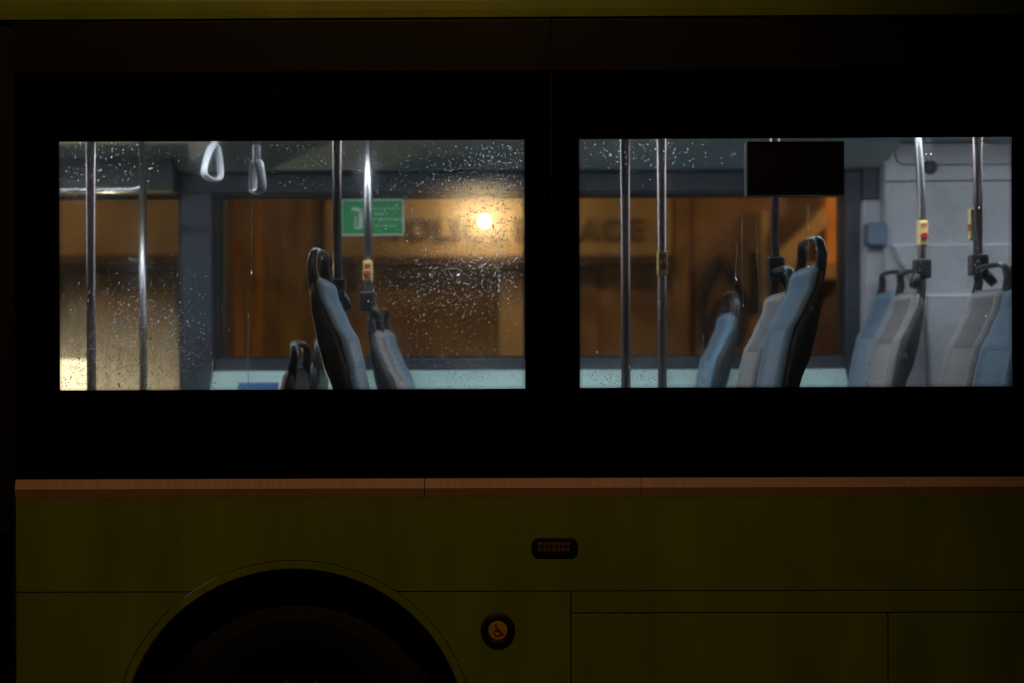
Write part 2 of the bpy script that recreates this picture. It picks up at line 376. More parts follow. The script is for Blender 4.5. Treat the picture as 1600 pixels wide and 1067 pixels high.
# roof
bm = bmesh.new(); prof = [(.002, Z_ROOF - .002), (-.004, Z_ROOF + .004), (-.003, Z_ROOF + .03), (.001, Z_ROOF + .06), (.014, Z_ROOF + .10), (.055, Z_ROOF + .15), (.12, Z_ROOF + .195), (.25, Z_ROOF + .225), (.6, Z_ROOF + .24)]
prof = prof + [(2.54 - y, z) for y, z in prof[::-1]]
a = [bm.verts.new((XL, y, z)) for y, z in prof]; b = [bm.verts.new((XR, y, z)) for y, z in prof]
for i in range(len(prof) - 1): bm.faces.new((a[i], a[i + 1], b[i + 1], b[i]))
bm.faces.new(a); bm.faces.new(b[::-1]); bm.faces.new((a[0], a[-1], b[-1], b[0]))
part('roof', bm, M['paint'], smooth=False)
# display board fixed inside the second window
x0, z1 = P(1167, 222, .02); x1, z0 = P(1319.5, 304.5, .02)
db = part('display_housing', bx(x0, x1, .018, .085, z0, z1), M['black_trim'], bevel=.002)
obj('mounting_rail', bx(x0 - .002, x1 + .002, .03, .04, z0 - .002, z1 + .002), M['ceil'], db)
# side marker
x0, z1 = P(830, 839, 0); x1, z0 = P(903, 867, 0)
bm = bmesh.new(); prism_y(bm, rrect(x0, x1, z0, z1, .026, 6), -.009, .001)
mk = part('side_marker_lamp', bm, M['black_trim'], bevel=.004, seg=3)
bm = bmesh.new(); lx0, lz1 = P(840, 845, 0); lx1, lz0 = P(891, 861, 0); n = 7
for k in range(n):
    for j in range(2):
        c0 = lx0 + (lx1 - lx0) * k / n; zz = lz0 + (lz1 - lz0) * j / 2
        box(bm, c0 + .0015, c0 + (lx1 - lx0) / n - .0015, -.012, -.008, zz + .0015, zz + (lz1 - lz0) / 2 - .0015)
obj('lens', bm, M['lens'], mk, bevel=.0015)
# boarding request button
bxx, bzz = P(778, 984, 0)
bm = bmesh.new(); lathe(bm, [(.058, .001), (.057, -.004), (.052, -.008), (.040, -.009), (.035, -.006), (.033, -.003), (.001, -.003)], (bxx, 0, bzz), n=48)
bt = part('boarding_button', bm, M['black_trim'], smooth=True)
bm = bmesh.new(); lathe(bm, [(.032, -.003), (.0315, -.006), (.029, -.007), (.001, -.007)], (bxx, 0, bzz), n=40); obj('button_disc', bm, M['amber'], bt, smooth=False)
bm = bmesh.new(); yy = -.0080; sc = .0175
def seg(pts, r=.0021): tube(bm, [(bxx + x * sc, yy, bzz + z * sc) for x, z in pts], r, 6)
seg([(-.05 + .62 * math.cos(math.radians(t)), -.35 + .62 * math.sin(math.radians(t))) for t in range(115, 350, 15)])
seg([(-.32, .85), (-.22, .05), (.45, .0), (.85, -.65), (1.05, -.6)], .0024); seg([(-.27, .45), (.25, .42)], .0018)
lathe(bm, [(.0034, .001), (.0034, -.001), (.0001, -.001)], (bxx - .34 * sc, yy, bzz + 1.12 * sc), n=12)
obj('wheelchair_symbol', bm, M['letter'], bt)

# ------------------------------------------------------------ bus interior shell
YF = 2.40                                # inner face of the far wall
Z_CEIL = 2.80; Z_FLOOR = .80
bm = bmesh.new(); ol = [(XL, Y1), (XA - .66, Y1), (XA - .66, .64), (XA + .66, .64), (XA + .66, Y1), (XR, Y1), (XR, YF), (XL, YF)]
a = [bm.verts.new((x, y, Z_FLOOR)) for x, y in ol]; b = [bm.verts.new((x, y, Z_FLOOR - .05)) for x, y in ol]
bm.faces.new(a); bm.faces.new(b[::-1])
for i in range(8): bm.faces.new((a[i], b[i], b[(i + 1) % 8], a[(i + 1) % 8]))
part('saloon_floor', bm, M['floor'])
part('wheel_box', bx(XA - .64, XA + .64, Y1 + .001, .639, 1.07, 1.10), M['floor'])
part('wheel_box', bx(XA - .655, XA - .641, Y1 + .001, .639, Z_FLOOR - .04, 1.10), M['floor'])
part('wheel_box', bx(XA + .641, XA + .655, Y1 + .001, .639, Z_FLOOR - .04, 1.10), M['floor'])
# ceiling with coves
bm = bmesh.new(); zt = PZ(271, YF); 
cv = [(Y1, 2.56), (.16, 2.66), (.38, Z_CEIL - .02), (.6, Z_CEIL), (1.85, Z_CEIL), (2.05, Z_CEIL - .02), (2.20, 2.735), (2.31, 2.69), (YF, zt)]
def ceil_piece(cv, X0, X1):
    a = [bm.verts.new((X0, y, z)) for y, z in cv] + [bm.verts.new((X0, y, z + .03)) for y, z in cv[::-1]]
    b = [bm.verts.new((X1, y, z)) for y, z in cv] + [bm.verts.new((X1, y, z + .03)) for y, z in cv[::-1]]
    for i in range(len(a)): j = (i + 1) % len(a); bm.faces.new((a[i], a[j], b[j], b[i]))
    bm.faces.new(a); bm.faces.new(b[::-1])
XC = PX(1378, YF)
ceil_piece(cv, XL, XC); ceil_piece(cv[:5] + [(YF, Z_CEIL)], XC, XR)
part('ceiling', bm, M['ceil'])
for X0, X1 in ((XL, XL + .05), (XR - .05, XR)):
    part('end_wall', bx(X0, X1, Y1, YF, Z_FLOOR, Z_CEIL), M['pillar'])
M['tube'] = emis('cool_white_diffuser', (.80, .92, 1.0), BUS_STRIP)
M['tube_off'] = M['tube']
for yy, xa, xb in ((1.24, -3.55, -2.45), (1.24, -2.35, -1.25), (1.24, -1.15, -.05), (1.24, .05, 1.15), (1.24, 1.25, 2.35), (1.24, 2.45, 3.55)):
    t = part('ceiling_light', bx(xa - .02, xb + .02, yy - .06, yy + .06, Z_CEIL - .028, Z_CEIL - .0005), M['white_pl'])
    obj('diffuser', bx(xa, xb, yy - .045, yy + .045, Z_CEIL - .040, Z_CEIL - .0285), M['tube'], t, bevel=.004)
# far wall
Yo = 2.54
XD0, XD1 = PX(92, YF) - .35, PX(287, YF)         # glazed door opening
XB0, XB1 = XD1, PX(335, YF)                        # slate pillar
XW1 = PX(862, YF); XW2 = PX(1319, YF)
ztop = PZ(305, YF); zbot = PZ(559, YF); zled = PZ(577, YF)
part('upper_trim', bx(XL, XW2, YF - .02, Yo, ztop + .012, zt - .001), M['duct'], bevel=.006)
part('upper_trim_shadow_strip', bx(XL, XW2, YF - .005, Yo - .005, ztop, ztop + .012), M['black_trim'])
part('trim_ridge', bx(PX(330, YF), XW2, YF - .06, YF - .021, zt - .004, zt + .012), M['duct'], bevel=.004)
part('vent_grille', bx(PX(690, YF), PX(752, YF), YF - .075, YF - .06, PZ(272, YF), PZ(258, YF)), M['black_trim'], bevel=.004)
part('vent_grille', bx(PX(915, YF), PX(973, YF), YF - .075, YF - .06, PZ(272, YF), PZ(258, YF)), M['black_trim'], bevel=.004)
part('door_pillar', bx(XB0, XB1, YF - .06, Yo, Z_FLOOR, ztop + .0115), M['pillar'], bevel=.012)
part('pillar_seal', bx(XB1, PX(344, YF), YF + .01, Yo, zbot, ztop - .0005), M['black_trim'])
part('middle_pillar', bx(XW1 - .12, XW1 + .09, YF - .02, Yo, zbot + .001, ztop - .0005), M['duct'], bevel=.01)
part('rear_window_pillar', bx(XW2, PX(1346, YF), YF - .03, Yo, Z_FLOOR, zt), M['duct'], bevel=.01)
part('window_ledge', bx(XB1, XW2, YF - .012, Yo, zled, zbot), M['duct'], bevel=.006)
bm = bmesh.new(); pf = [(YF - .013, zled - .0005), (YF - .03, zled - .004), (YF - .12, zled - .12), (YF - .125, zled - .14), (YF - .125, Z_FLOOR), (YF + .1, Z_FLOOR), (YF + .1, zled - .0005)]
a = [bm.verts.new((XB1, y, z)) for y, z in pf]; b = [bm.verts.new((XW2, y, z)) for y, z in pf]
for i in range(len(pf)): j = (i + 1) % len(pf); bm.faces.new((a[i], a[j], b[j], b[i]))
bm.faces.new(a); bm.faces.new(b[::-1])
part('lower_wall', bm, M['mint'])
part('lower_outer_panel', bx(XB1, XR, Yo + .001, Yo + .02, .3, zbot), M['paint'])
part('door_header', bx(XL, XB0, YF - .02, Yo - .02, PZ(300, YF), ztop - .0005) if False else bx(XD0 - .6, XB0 - .001, YF - .20, YF - .021, PZ(300, YF - .1), PZ(236, YF - .1)), M['header'], bevel=.01)
lx, lz = P(373, 597, YF - .07); lx2, lz2 = P(435, 609, YF - .09)
bm = bmesh.new(); sl_ = lambda z: YF - .03 - .09 * (zled - .004 - z) / .116 - .002
v = [bm.verts.new((x, sl_(z), z)) for x, z in ((lx, lz2), (lx2, lz2), (lx2, lz), (lx, lz))]; v2 = [bm.verts.new((p.co.x, p.co.y + .0015, p.co.z)) for p in v]
bm.faces.new(v); bm.faces.new(v2[::-1])
for k in range(4): bm.faces.new((v[k], v2[k], v2[(k + 1) % 4], v[(k + 1) % 4]))
part('blue_label', bm, M['bluelabel'])
def far_pane(x0, x1, z0, z1, y=YF + .05, name='far_window'):
    bm = bmesh.new(); vs = [bm.verts.new(v) for v in ((x0, y, z0), (x1, y, z0), (x1, y, z1), (x0, y, z1))]; bm.faces.new(vs)
    return bm
def far_window(x0, x1, z0, z1):
    bm = bmesh.new(); frame_y(bm, x0, x1, z0, z1, x0 + .02, x1 - .02, z0 + .012, z1 - .012, YF + .03, YF + .08)
    f = part('far_window', bm, M['black_trim']); obj('pane', far_pane(x0 + .01, x1 - .01, z0 + .006, z1 - .006), M['pane_far'], f)
    return f
fw = far_window(PX(344, YF), XW1 - .12, zbot, ztop); far_window(XW1 + .09, XW2, zbot, ztop)
bm = bmesh.new(); frame_y(bm, XD0 - .5, XB0, .35, ztop, XD0 - .45, XB0 - .03, .42, ztop - .012, YF + .03, YF + .08)
dr = part('passenger_door', bm, M['black_trim']); obj('pane', far_pane(XD0 - .47, XB0 - .01, .38, ztop - .006), M['pane_door'], dr)
part('far_end_wall', bx(XL, XD0 - .5, YF, Yo, .35, ztop), M['pillar'])
# emergency sticker on the far pane
ys = YF + .044
sx0, sz1 = P(532.5, 312, ys); sx1, sz0 = P(631.5, 368.5, ys)
bm = bmesh.new(); prism_y(bm, rrect(sx0, sx1, sz0, sz1, .010), ys - .001, ys + .003)
st = obj('window_sticker', bm, M['white'], fw)
bm = bmesh.new(); prism_y(bm, rrect(sx0 + .008, sx1 - .008, sz0 + .008, sz1 - .008, .005), ys - .0020, ys - .001)
obj('sticker_face', bm, M['green'], st) if False else None
bm.free() if False else None
st2 = obj('sticker_print', bm, M['green'], fw)
bm = bmesh.new()
def q(px0, py0, px1, py1, y=ys - .0035):
    a = P(px0, py0, y); b = P(px1, py1, y); box(bm, a[0], b[0], y, y + .0012, b[1], a[1])
def poly(pts, y=ys - .0035): prism_y(bm, [P(x, z, y) for x, z in pts], y, y + .0012)
poly([(561, 330), (566, 330), (567, 358), (560, 358)]); poly([(550, 325), (558, 325), (567, 328), (567, 332), (560, 333), (557, 330), (549, 329)])
poly([(555, 339), (557, 338), (556, 355), (561, 356), (561, 359), (554, 358)])
obj('pictogram', bm, M['white'], fw)
bm = bmesh.new(); rr = random.Random(3)
for yy, xa, xb, h in ((326.5, 583, 624, 2.6), (334.5, 585, 604, 4.0), (343, 582, 627, 3.2), (353, 586, 618, 3.0)):
    x = xa
    while x < xb:
        wd = rr.uniform(1.2, 2.6); q(x, yy - h / 2 * rr.uniform(.7, 1), x + wd, yy + h / 2); x += wd + rr.uniform(.6, 1.4) + (2 if rr.random() < .15 else 0)
obj('small_print', bm, M['palegreen'], fw)
# rear equipment cover (right), far wall becomes a pale moulded tower
def grp(): return bmesh.new()
YT = 2.26
XT0 = PX(1383, YT)
bm = grp(); box(bm, XT0, XR - .05, YT, YF, Z_FLOOR, Z_CEIL - .003)
tw = part('equipment_cover', bm, M['panel'], bevel=.012)
bm = grp(); prism_y(bm, [P(1346, 640, YF - .06)] + [P(x, y, YF - .06) for x, y in ((1346, 312), (1357, 312), (1385, 312), (1400, 330), (1405, 640))], YF - .07, YF)
part('corner_cover', bm, M['panel'], bevel=.02)
part('rear_wall_section', bx(XW2 + .001, XR, YF + .01, Yo - .002, Z_FLOOR, Z_CEIL), M['pillar'])
bm = grp(); box(bm, PX(1346, YF) + .001, XC + .03, YF - .045, YF + .009, PZ(312, YF - .04), zt + .02); part('corner_upper_cover', bm, M['duct'])
def step(pts, dep):
    bm = grp(); prism_y(bm, [P(x, y, YT - dep) for x, y in pts], YT - dep, YT - .001); return bm
obj('lower_step', step([(1392, 381), (1640, 380), (1640, 640), (1452, 640), (1446, 470), (1430, 445), (1406, 412)], .035), M['panel'], tw, bevel=.016, seg=6, world=False)
obj('lower_step', step([(1447, 460), (1640, 459), (1640, 640), (1455, 640)], .065), M['panel'], tw, bevel=.016, seg=6)
for pxa, py, dep, ang in ((1394, 381, .0352, 9.6), (1446, 460, .0652, 16.5)):
    bm = grp(); y0 = YT - dep - .004; a = P(pxa, py, y0); h = .0135; dy = h * math.tan(math.radians(ang))
    pf = [(y0, a[1] - h), (y0 + dy, a[1]), (YT + .001, a[1] + .001), (YT + .001, a[1] - h)]
    va = [bm.verts.new((a[0], y, z)) for y, z in pf]; vb = [bm.verts.new((XR - .06, y, z)) for y, z in pf]
    for i in range(4): j = (i + 1) % 4; bm.faces.new((va[i], va[j], vb[j], vb[i]))
    bm.faces.new(va); bm.faces.new(vb[::-1]); obj('ledge_trim', bm, M['panel'], tw)
# hatch groove, seam and latch
bm = grp()
def gr(pts, r=.0035, y=YT - .001):
    tube(bm, [(P(x, z, y)[0], y, P(x, z, y)[1]) for x, z in pts], r, 6)
gr([(1399, 200), (1398.5, 230), (1399, 245), (1402, 253), (1408, 257), (1420, 258), (1500, 258), (1640, 257)])
gr([(1384, 284.5), (1500, 283), (1640, 282)], .0045)
obj('hatch_groove', bm, M['groove'], tw)
lx, lz = P(1453, 262, YT); bm = grp(); lathe(bm, [(.036, 0), (.034, -.012), (.026, -.020), (.001, -.022)], (lx, YT, lz), n=28)
obj('latch', bm, M['black_trim'], tw, smooth=True)
# blue padded box on the corner
x0, z1 = P(1354, 348, YF - .15); x1, z0 = P(1386, 384, YF - .15)
bm = grp(); prism_y(bm, rrect(x0, x1, z0, z1, .02), YF - .17, YF - .08)
part('blue_head_pad', bm, M['muted_blue'], bevel=.012)
# sloping grey cover below-left of the tower
bm = grp(); prism_y(bm, [P(x, y, YF - .09) for x, y in ((1352, 640), (1352, 385), (1386, 383), (1398, 405), (1415, 430), (1440, 455), (1450, 640))], YF - .09, YF - .001)
part('sloped_cover', bm, M['panel'], bevel=.015)

# ------------------------------------------------------------ seats
SEAT_TOP = 1.12
front = [(.034, 0), (.046, -.07), (.086, -.16), (.121, -.22), (.143, -.31), (.160, -.40), (.175, -.50), (.19, -.60)]
back = [(-.002, -.01), (.000, -.11), (.016, -.20), (.042, -.31), (.078, -.40), (.105, -.50), (.125, -.60)]
def lerp_curve(c, v):
    for (u0, v0), (u1, v1) in zip(c, c[1:]):
        if v1 <= v <= v0: t = (v0 - v) / (v0 - v1); t = t * t * (3 - 2 * t) * .35 + t * .65; return u0 + (u1 - u0) * t
    return c[-1][0] if v < c[-1][1] else c[0][0]
def slab(bm, halfw, v_top, v_bot, uf, ub, rad, n=30, crown=0.0, m=9):
    """upright slab between curves uf(v) (front) and ub(v) (back), rounded at the top corners"""
    rings = []
    for i in range(n + 1):
        v = v_top + (v_bot - v_top) * i / n; dz = v_top - v
        hw = halfw if dz >= rad else halfw - rad + math.sqrt(max(0, rad * rad - (rad - dz) ** 2))
        a, b = uf(v), ub(v)
        if dz < .03: k = math.sqrt(max(0.0, 1 - (1 - dz / .03) ** 2)); mid = (a + b) / 2; a = mid + (a - mid) * (.25 + .75 * k); b = mid + (b - mid) * (.25 + .75 * k)
        ring = []
        for j in range(m + 1):
            s = -1 + 2 * j / m; ring.append(bm.verts.new((a - crown * abs(s) ** 6 * .4 - (.012 if abs(s) == 1 else 0), hw * s, SEAT_TOP + v)))
        for j in range(m + 1):
            s = 1 - 2 * j / m; ring.append(bm.verts.new((b + (.010 if abs(s) == 1 else 0), hw * s, SEAT_TOP + v)))
        rings.append(ring)
    L = len(rings[0])
    for i in range(n):
        for k in range(L): bm.faces.new((rings[i][k], rings[i][(k + 1) % L], rings[i + 1][(k + 1) % L], rings[i + 1][k]))
    bm.faces.new(rings[0]); bm.faces.new(rings[-1][::-1])
fu = lambda v: lerp_curve(front, v); bu = lambda v: lerp_curve(back, v)
def cushion(bm):
    hw, n, m = .206, 44, 20; rings = []
    for i in range(n + 1):
        v = -.002 - .66 * i / n; dz = -v; k = math.sqrt(max(0, 1 - (1 - min(1, dz / .035)) ** 2)); W = hw - .05 * (1 - math.sqrt(max(0, 1 - (1 - min(1, dz / .05)) ** 2)))
        ring = []
        for j in range(m + 1):
            a = -1 + 2 * j / m; a = math.sin(a * math.pi / 2) if abs(a) > .8 else a
            side = max(0, (abs(a) - .86) / .14); edge = 1 - math.sqrt(max(0, 1 - side * side))
            bol = .010 * math.exp(-((abs(a) - .80) / .12) ** 2)
            ring.append(bm.verts.new((fu(v) - .013 * edge * k - .028 * (1 - k) + bol * k, W * a, SEAT_TOP + v)))
        ring.append(bm.verts.new((fu(v) - .016, W, SEAT_TOP + v))); ring.append(bm.verts.new((fu(v) - .016, -W, SEAT_TOP + v)))
        rings.append(ring)
    L = len(rings[0])
    for i in range(n):
        for k in range(L):
            f = bm.faces.new((rings[i][k], rings[i][(k + 1) % L], rings[i + 1][(k + 1) % L], rings[i + 1][k]))
            if 4 <= k < m - 4 and 2 <= i < 15: f.material_index = 1
    bm.faces.new(rings[0]); bm.faces.new(rings[-1][::-1])
def make_seat(color, loc, rz, label, group):
    s = empty('bus_seat', loc, rz); tag(s, label, 'seat', group)
    fab, pad, pip = (M['blue'], M['pad_b'], M['piping_b']) if color == 'b' else (M['grey'], M['pad_g'], M['piping_g'])
    bm = grp(); slab(bm, .216, -.005, -.68, lambda v: fu(v) - .010, bu, .07); obj('shell', bm, M['shell'], s, smooth=True)
    bm = grp(); cushion(bm); o = obj('back_cushion', bm, [fab, pad], s, smooth=True)
    # handle: wide black loop standing on the shell
    R = .060
    pts = [(.018, -.180, SEAT_TOP - .075), (.010, -.178, SEAT_TOP - .01), (.003, -.170, SEAT_TOP + .036), (.008, -.155, SEAT_TOP + .074), (.012, -.125, SEAT_TOP + .088),
           (.014, 0, SEAT_TOP + .091), (.012, .125, SEAT_TOP + .088), (.008, .155, SEAT_TOP + .074), (.003, .170, SEAT_TOP + .036), (.010, .178, SEAT_TOP - .01), (.018, .180, SEAT_TOP - .075)]
    bm = grp(); tube(bm, pts, [.016, .0195, .0185, .0165, .0155, .015, .0155, .0165, .0185, .0195, .016], 14, flat=.72, ref=Vector((0, 1, 0))); obj('handle', bm, M['shell'], s, smooth=True)
    # seat squab and pedestal
    bm = grp(); box(bm, .13, .56, -.205, .205, .40, .47); obj('squab', bm, fab, s, bevel=.03, seg=4)
    bm = grp(); box(bm, .10, .55, -.215, .215, .37, .40); obj('squab_pan', bm, M['shell'], s, bevel=.01)
    bm = grp(); tube(bm, [(.30, 0, .02), (.30, 0, .37)], .04); box(bm, .15, .45, -.15, .15, 0, .02); obj('pedestal', bm, M['steel'], s)
    return s
def copy_tree(o, parent=None):
    c = o.copy(); link(c); c.parent = parent
    if parent: c.matrix_parent_inverse = o.matrix_parent_inverse.copy()
    for ch in list(o.children): copy_tree(ch, c)
    return c
PI = math.pi
protos = {}
# colour, handle px, cushion-top py, Y centre, faces left?, label, group
GA = 'seats facing the bus front'
seat_list = [
 ('b', 1270, 417, .32, 1, 'tall blue bus seat with dark shell near the glass, directly under the display box'),
 ('g', 1225, 458, .80, 1, 'grey bus seat just behind the tall blue seat under the display box'),
 ('b', 1144, 489, 2.12, 1, 'lone small blue seat by the far window beside the pointed ornament'),
 ('g', 1425, 457, 1.60, 1, 'grey bus seat with wide dark shell before the pale grey equipment cover'),
 ('b', 1394, 456, 2.08, 1, 'blue bus seat half hidden by a grey one, against the far pillar'),
 ('g', 1553, 452, .80, 1, 'grey bus seat beside the rightmost pole, its arched handle against the pale cover'),
 ('b', 1613, 447, .32, 1, 'blue bus seat cut off by the right edge of the right window'),
 ('b', 496, 435, .32, 0, 'tall blue bus seat facing right with black shell in the middle of the left window'),
 ('g', 584, 516, 1.62, 0, 'small grey bus seat under the pole clamp in the left window'),
 ('b', 597, 515, 2.08, 0, 'small blue bus seat behind the small grey one in the left window'),
 ('g', 472, 573, .80, 1, 'low dark seat back at the bottom of left window, its black handle fully visible'),
 ('g', 506, 561, 1.60, 1, 'low seat at the bottom of left window, handle half hidden by the tall blue seat'),
]
for c, hx, ty, Y, left, lab in seat_list:
    x, z = P(hx, ty, Y); z0 = z - SEAT_TOP
    rz = PI if left else 0
    if c not in protos:
        s = make_seat(c, (x, Y, z0), rz, lab, 'rows of bus seats'); protos[c] = s
    else:
        s = copy_tree(protos[c]); s.location = (x, Y, z0); s.rotation_euler = (0, 0, rz); tag(s, lab, 'seat', 'rows of bus seats')
    # step the seat stands on
    sg = -1 if left else 1
    xa, xb = sorted((x + sg * .02, x + sg * .62))
    if z0 - Z_FLOOR > .002: part('seat_podium', bx(xa, xb, Y - .22, Y + .22, Z_FLOOR, z0), M['floor'])
# ------------------------------------------------------------ poles
def pole(px, Y, label, worn=False, y_bot=None, box_py=None, clamp_py=None, clamp_dir=1, box_side=0, r=.0178, bend=None, z_top=None):
    x = PX(px, Y, 350); zt_ = z_top or (Z_CEIL - .0)
    zb = Z_FLOOR if y_bot is None else PZ(y_bot, Y, px)
    p = empty('grab_pole', (x, Y, zb)); tag(p, label, 'grab pole', 'steel grab poles in the bus')
    H = zt_ - zb
    if bend:
        pts = [(0, 0, 0)] + [(bend * max(0, (k / 14 - .45) / .55) ** 1.6, 0, H * k / 14) for k in range(1, 15)]
    else: pts = [(0, 0, 0), (0, 0, H / 2), (0, 0, H)]
    bm = grp(); tube(bm, pts, r, 20); obj('tube', bm, M['steel_backlit' if worn else 'steel'], p, smooth=True)
    bm = grp(); tube(bm, [(pts[-1][0], 0, H - .025), (pts[-1][0], 0, H)], .034, 20); obj('flange', bm, M['shell'], p)
    if box_py:
        z1 = PZ(box_py[0], Y - .03, px) - zb; z0 = PZ(box_py[1], Y - .03, px) - zb
        if box_side == 0: bb = (-.0195, .0195, -.036, .018)
        else: bb = (-.030, -.004, -.004, .034)
        bm = grp(); box(bm, *bb, z0, z1)
        b = obj('stop_button', bm, M['yellow_box'], p, bevel=.006)
        bm = grp()
        if box_side == 0:
            zc = z0 + (z1 - z0) * .40; lathe(bm, [(.0165, -.036), (.016, -.043), (.012, -.046), (.001, -.046)], (0, 0, zc), n=24)
        else:
            zc = z0 + (z1 - z0) * .40; box(bm, -.034, -.029, .002, .026, zc - .014, zc + .014)
        obj('button_cap', bm, M['red'], b, bevel=.001)
        if box_side == 0:
            bm = grp(); box(bm, -.012, .012, -.0372, -.035, z1 - .022, z1 - .016); box(bm, -.012, .004, -.0372, -.035, z1 - .031, z1 - .027); obj('button_mark', bm, M['red'], b)
    if clamp_py:
        z1 = PZ(clamp_py, Y - .02, px) - zb
        bm = grp(); box(bm, -.034, .034, -.036, .034, z1 - .085, z1); 
        cl = obj('clamp', bm, M['shell'], p, bevel=.010, seg=3)
        bm = grp(); tube(bm, [(0, 0, z1 - .05), (clamp_dir * .03, -.02, z1 - .085), (clamp_dir * .05, -.04, z1 - .12)], [.024, .022, .018], 10); obj('clamp_arm', bm, M['shell'], cl, smooth=True)
        bm = grp(); tube(bm, [(clamp_dir * .02, -.040, z1 - .05), (clamp_dir * .02, -.034, z1 - .05)], .007, 8); obj('clamp_screw', bm, M['steel'], cl)
    return p
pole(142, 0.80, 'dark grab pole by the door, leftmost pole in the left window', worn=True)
pole(223, 1.90, 'grab pole by the door joined by the horizontal rail, second pole from the left')
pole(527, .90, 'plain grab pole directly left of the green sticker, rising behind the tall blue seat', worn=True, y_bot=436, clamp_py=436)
pole(575, 1.45, 'grab pole with yellow stop button crossing in front of the green sticker', y_bot=485, box_py=(408, 441), clamp_py=456, clamp_dir=1)
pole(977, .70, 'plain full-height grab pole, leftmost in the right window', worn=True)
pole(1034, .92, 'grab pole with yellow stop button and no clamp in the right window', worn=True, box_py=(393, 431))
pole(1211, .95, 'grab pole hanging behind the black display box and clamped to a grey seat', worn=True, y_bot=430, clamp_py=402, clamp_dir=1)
pole(1440, 1.45, 'bright curved grab pole with yellow stop button before the pale cover', y_bot=440, box_py=(345, 385), clamp_py=405, clamp_dir=-1, bend=-.022)
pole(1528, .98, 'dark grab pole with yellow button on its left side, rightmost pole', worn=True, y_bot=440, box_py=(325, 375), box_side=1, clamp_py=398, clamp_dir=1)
# horizontal rail at the door
xa, za = P(60, 298.5, 1.9); xb, zb = P(207, 297, 1.9); xc, zc = P(222, 291, 1.9)
bm = grp(); tube(bm, [(xa - .5, 1.9, za), (xb, 1.9, zb), (xb + .02, 1.9, zb + .004), (xc, 1.9, zc)], .013, 14); 
tag(obj('hand_rail', bm, M['steel_bright'], smooth=True), 'thin shiny horizontal rail across the door, ending at the second pole', 'hand rail')
# ------------------------------------------------------------ hanging handles
def strap(px, py_top, py_bot, Y, rz, tilt, label, strap_top=None):
    x, zt_ = P(px, py_top, Y); _, zb = P(px, py_bot, Y); h = zt_ - zb
    s = empty('hanging_handle', (x, Y, zb), rz); tag(s, label, 'hanging handle', 'white hanging handles')
    w = h * .40
    loop = [(-w * .62, 0, h * .06), (0, 0, 0), (w * .62, 0, h * .06), (w * .78, 0, h * .22), (w * .62, 0, h * .55), (w * .28, 0, h * .93), (0, 0, h * 1.0), (-w * .28, 0, h * .93), (-w * .62, 0, h * .55), (-w * .78, 0, h * .22), (-w * .62, 0, h * .06)]
    bm = grp(); m = len(loop) - 1
    pts = []
    for i in range(m):                                  # Catmull-Rom
        p0, p1, p2, p3 = [Vector(loop[(i + k) % m]) for k in (-1, 0, 1, 2)]
        for t in (0, .33, .66): pts.append(.5 * ((2 * p1) + (p2 - p0) * t + (2 * p0 - 5 * p1 + 4 * p2 - p3) * t * t + (3 * p1 - p0 - 3 * p2 + p3) * t ** 3))
    cnt = len(pts); rings = []
    for i, p in enumerate(pts):                         # oval section, broad across (local Y)
        t = (pts[(i + 1) % cnt] - pts[i - 1]).normalized(); nrm = Vector((t.z, 0, -t.x))
        top = max(0, p.z / h - .5) * 2
        a = .0085 + .003 * top; b = .021 + .004 * top
        rings.append([bm.verts.new(p + nrm * a * math.cos(k * PI / 6) + Vector((0, 1, 0)) * b * math.sin(k * PI / 6)) for k in range(12)])
    for i in range(cnt):
        for k in range(12): bm.faces.new((rings[i][k], rings[i][(k + 1) % 12], rings[(i + 1) % cnt][(k + 1) % 12], rings[(i + 1) % cnt][k]))
    obj('grip', bm, M['white_pl'], s, smooth=True)
    bm = grp(); box(bm, -.011, .011, -.014, .014, h * .97, h * .97 + .075); obj('strap_sleeve', bm, M['white_pl'], s, bevel=.005)
    bm = grp(); box(bm, -.0035, .0035, -.011, .011, h * .97 + .0755, 2.76 - zb); obj('strap', bm, M['strap'], s)
    s.rotation_euler = (0, tilt, rz)
    return s
strap(331, 228, 281, 1.50, math.radians(52), math.radians(5), 'bright white hanging handle left of centre in left window, showing its open ring')
strap(402, 254, 301, 1.00, math.radians(-50), math.radians(-2), 'dimmer greyish hanging handle with its strap, right of the bright white one')
# overhead rail that carries them
x0 = PX(120, 1.15); bm = grp()
tube(bm, [(x0, 1.00, 2.76), (PX(860, .8), 1.00, 2.76)], .014); tag(obj('overhead_rail', bm, M['steel'], smooth=True), 'steel rail under the bus ceiling carrying the dimmer greyish handle', 'hand rail')
bm = grp(); tube(bm, [(x0, 1.50, 2.76), (PX(860, 1.5), 1.50, 2.76)], .014); tag(obj('overhead_rail', bm, M['steel'], smooth=True), 'steel rail under the bus ceiling carrying the bright white handle', 'hand rail')

# ------------------------------------------------------------ rain on the near glass
def hemi(bm, x, z, r, h, el=1.0, sl=0.0, y=.0035):
    rings = []
    h = min(h, r * .95); th = 2 * math.atan(h / r); Rs = r / math.sin(th)
    for j in range(3):
        ph = th * (1 - j / 3.2); rr = Rs * math.sin(ph); hh = Rs * (math.cos(ph) - math.cos(th))
        rings.append([bm.verts.new((x + rr * math.cos(k * PI / 4) + sl * rr * math.sin(k * PI / 4), y - hh, z + rr * el * math.sin(k * PI / 4))) for k in range(8)])
    top = bm.verts.new((x, y - h, z))
    for j in range(2):
        for k in range(8): bm.faces.new((rings[j][k], rings[j][(k + 1) % 8], rings[j + 1][(k + 1) % 8], rings[j + 1][k]))
    for k in range(8): bm.faces.new((rings[2][k], rings[2][(k + 1) % 8], top))
    bm.faces.new(rings[0][::-1])
rr = random.Random(11)
spots = []
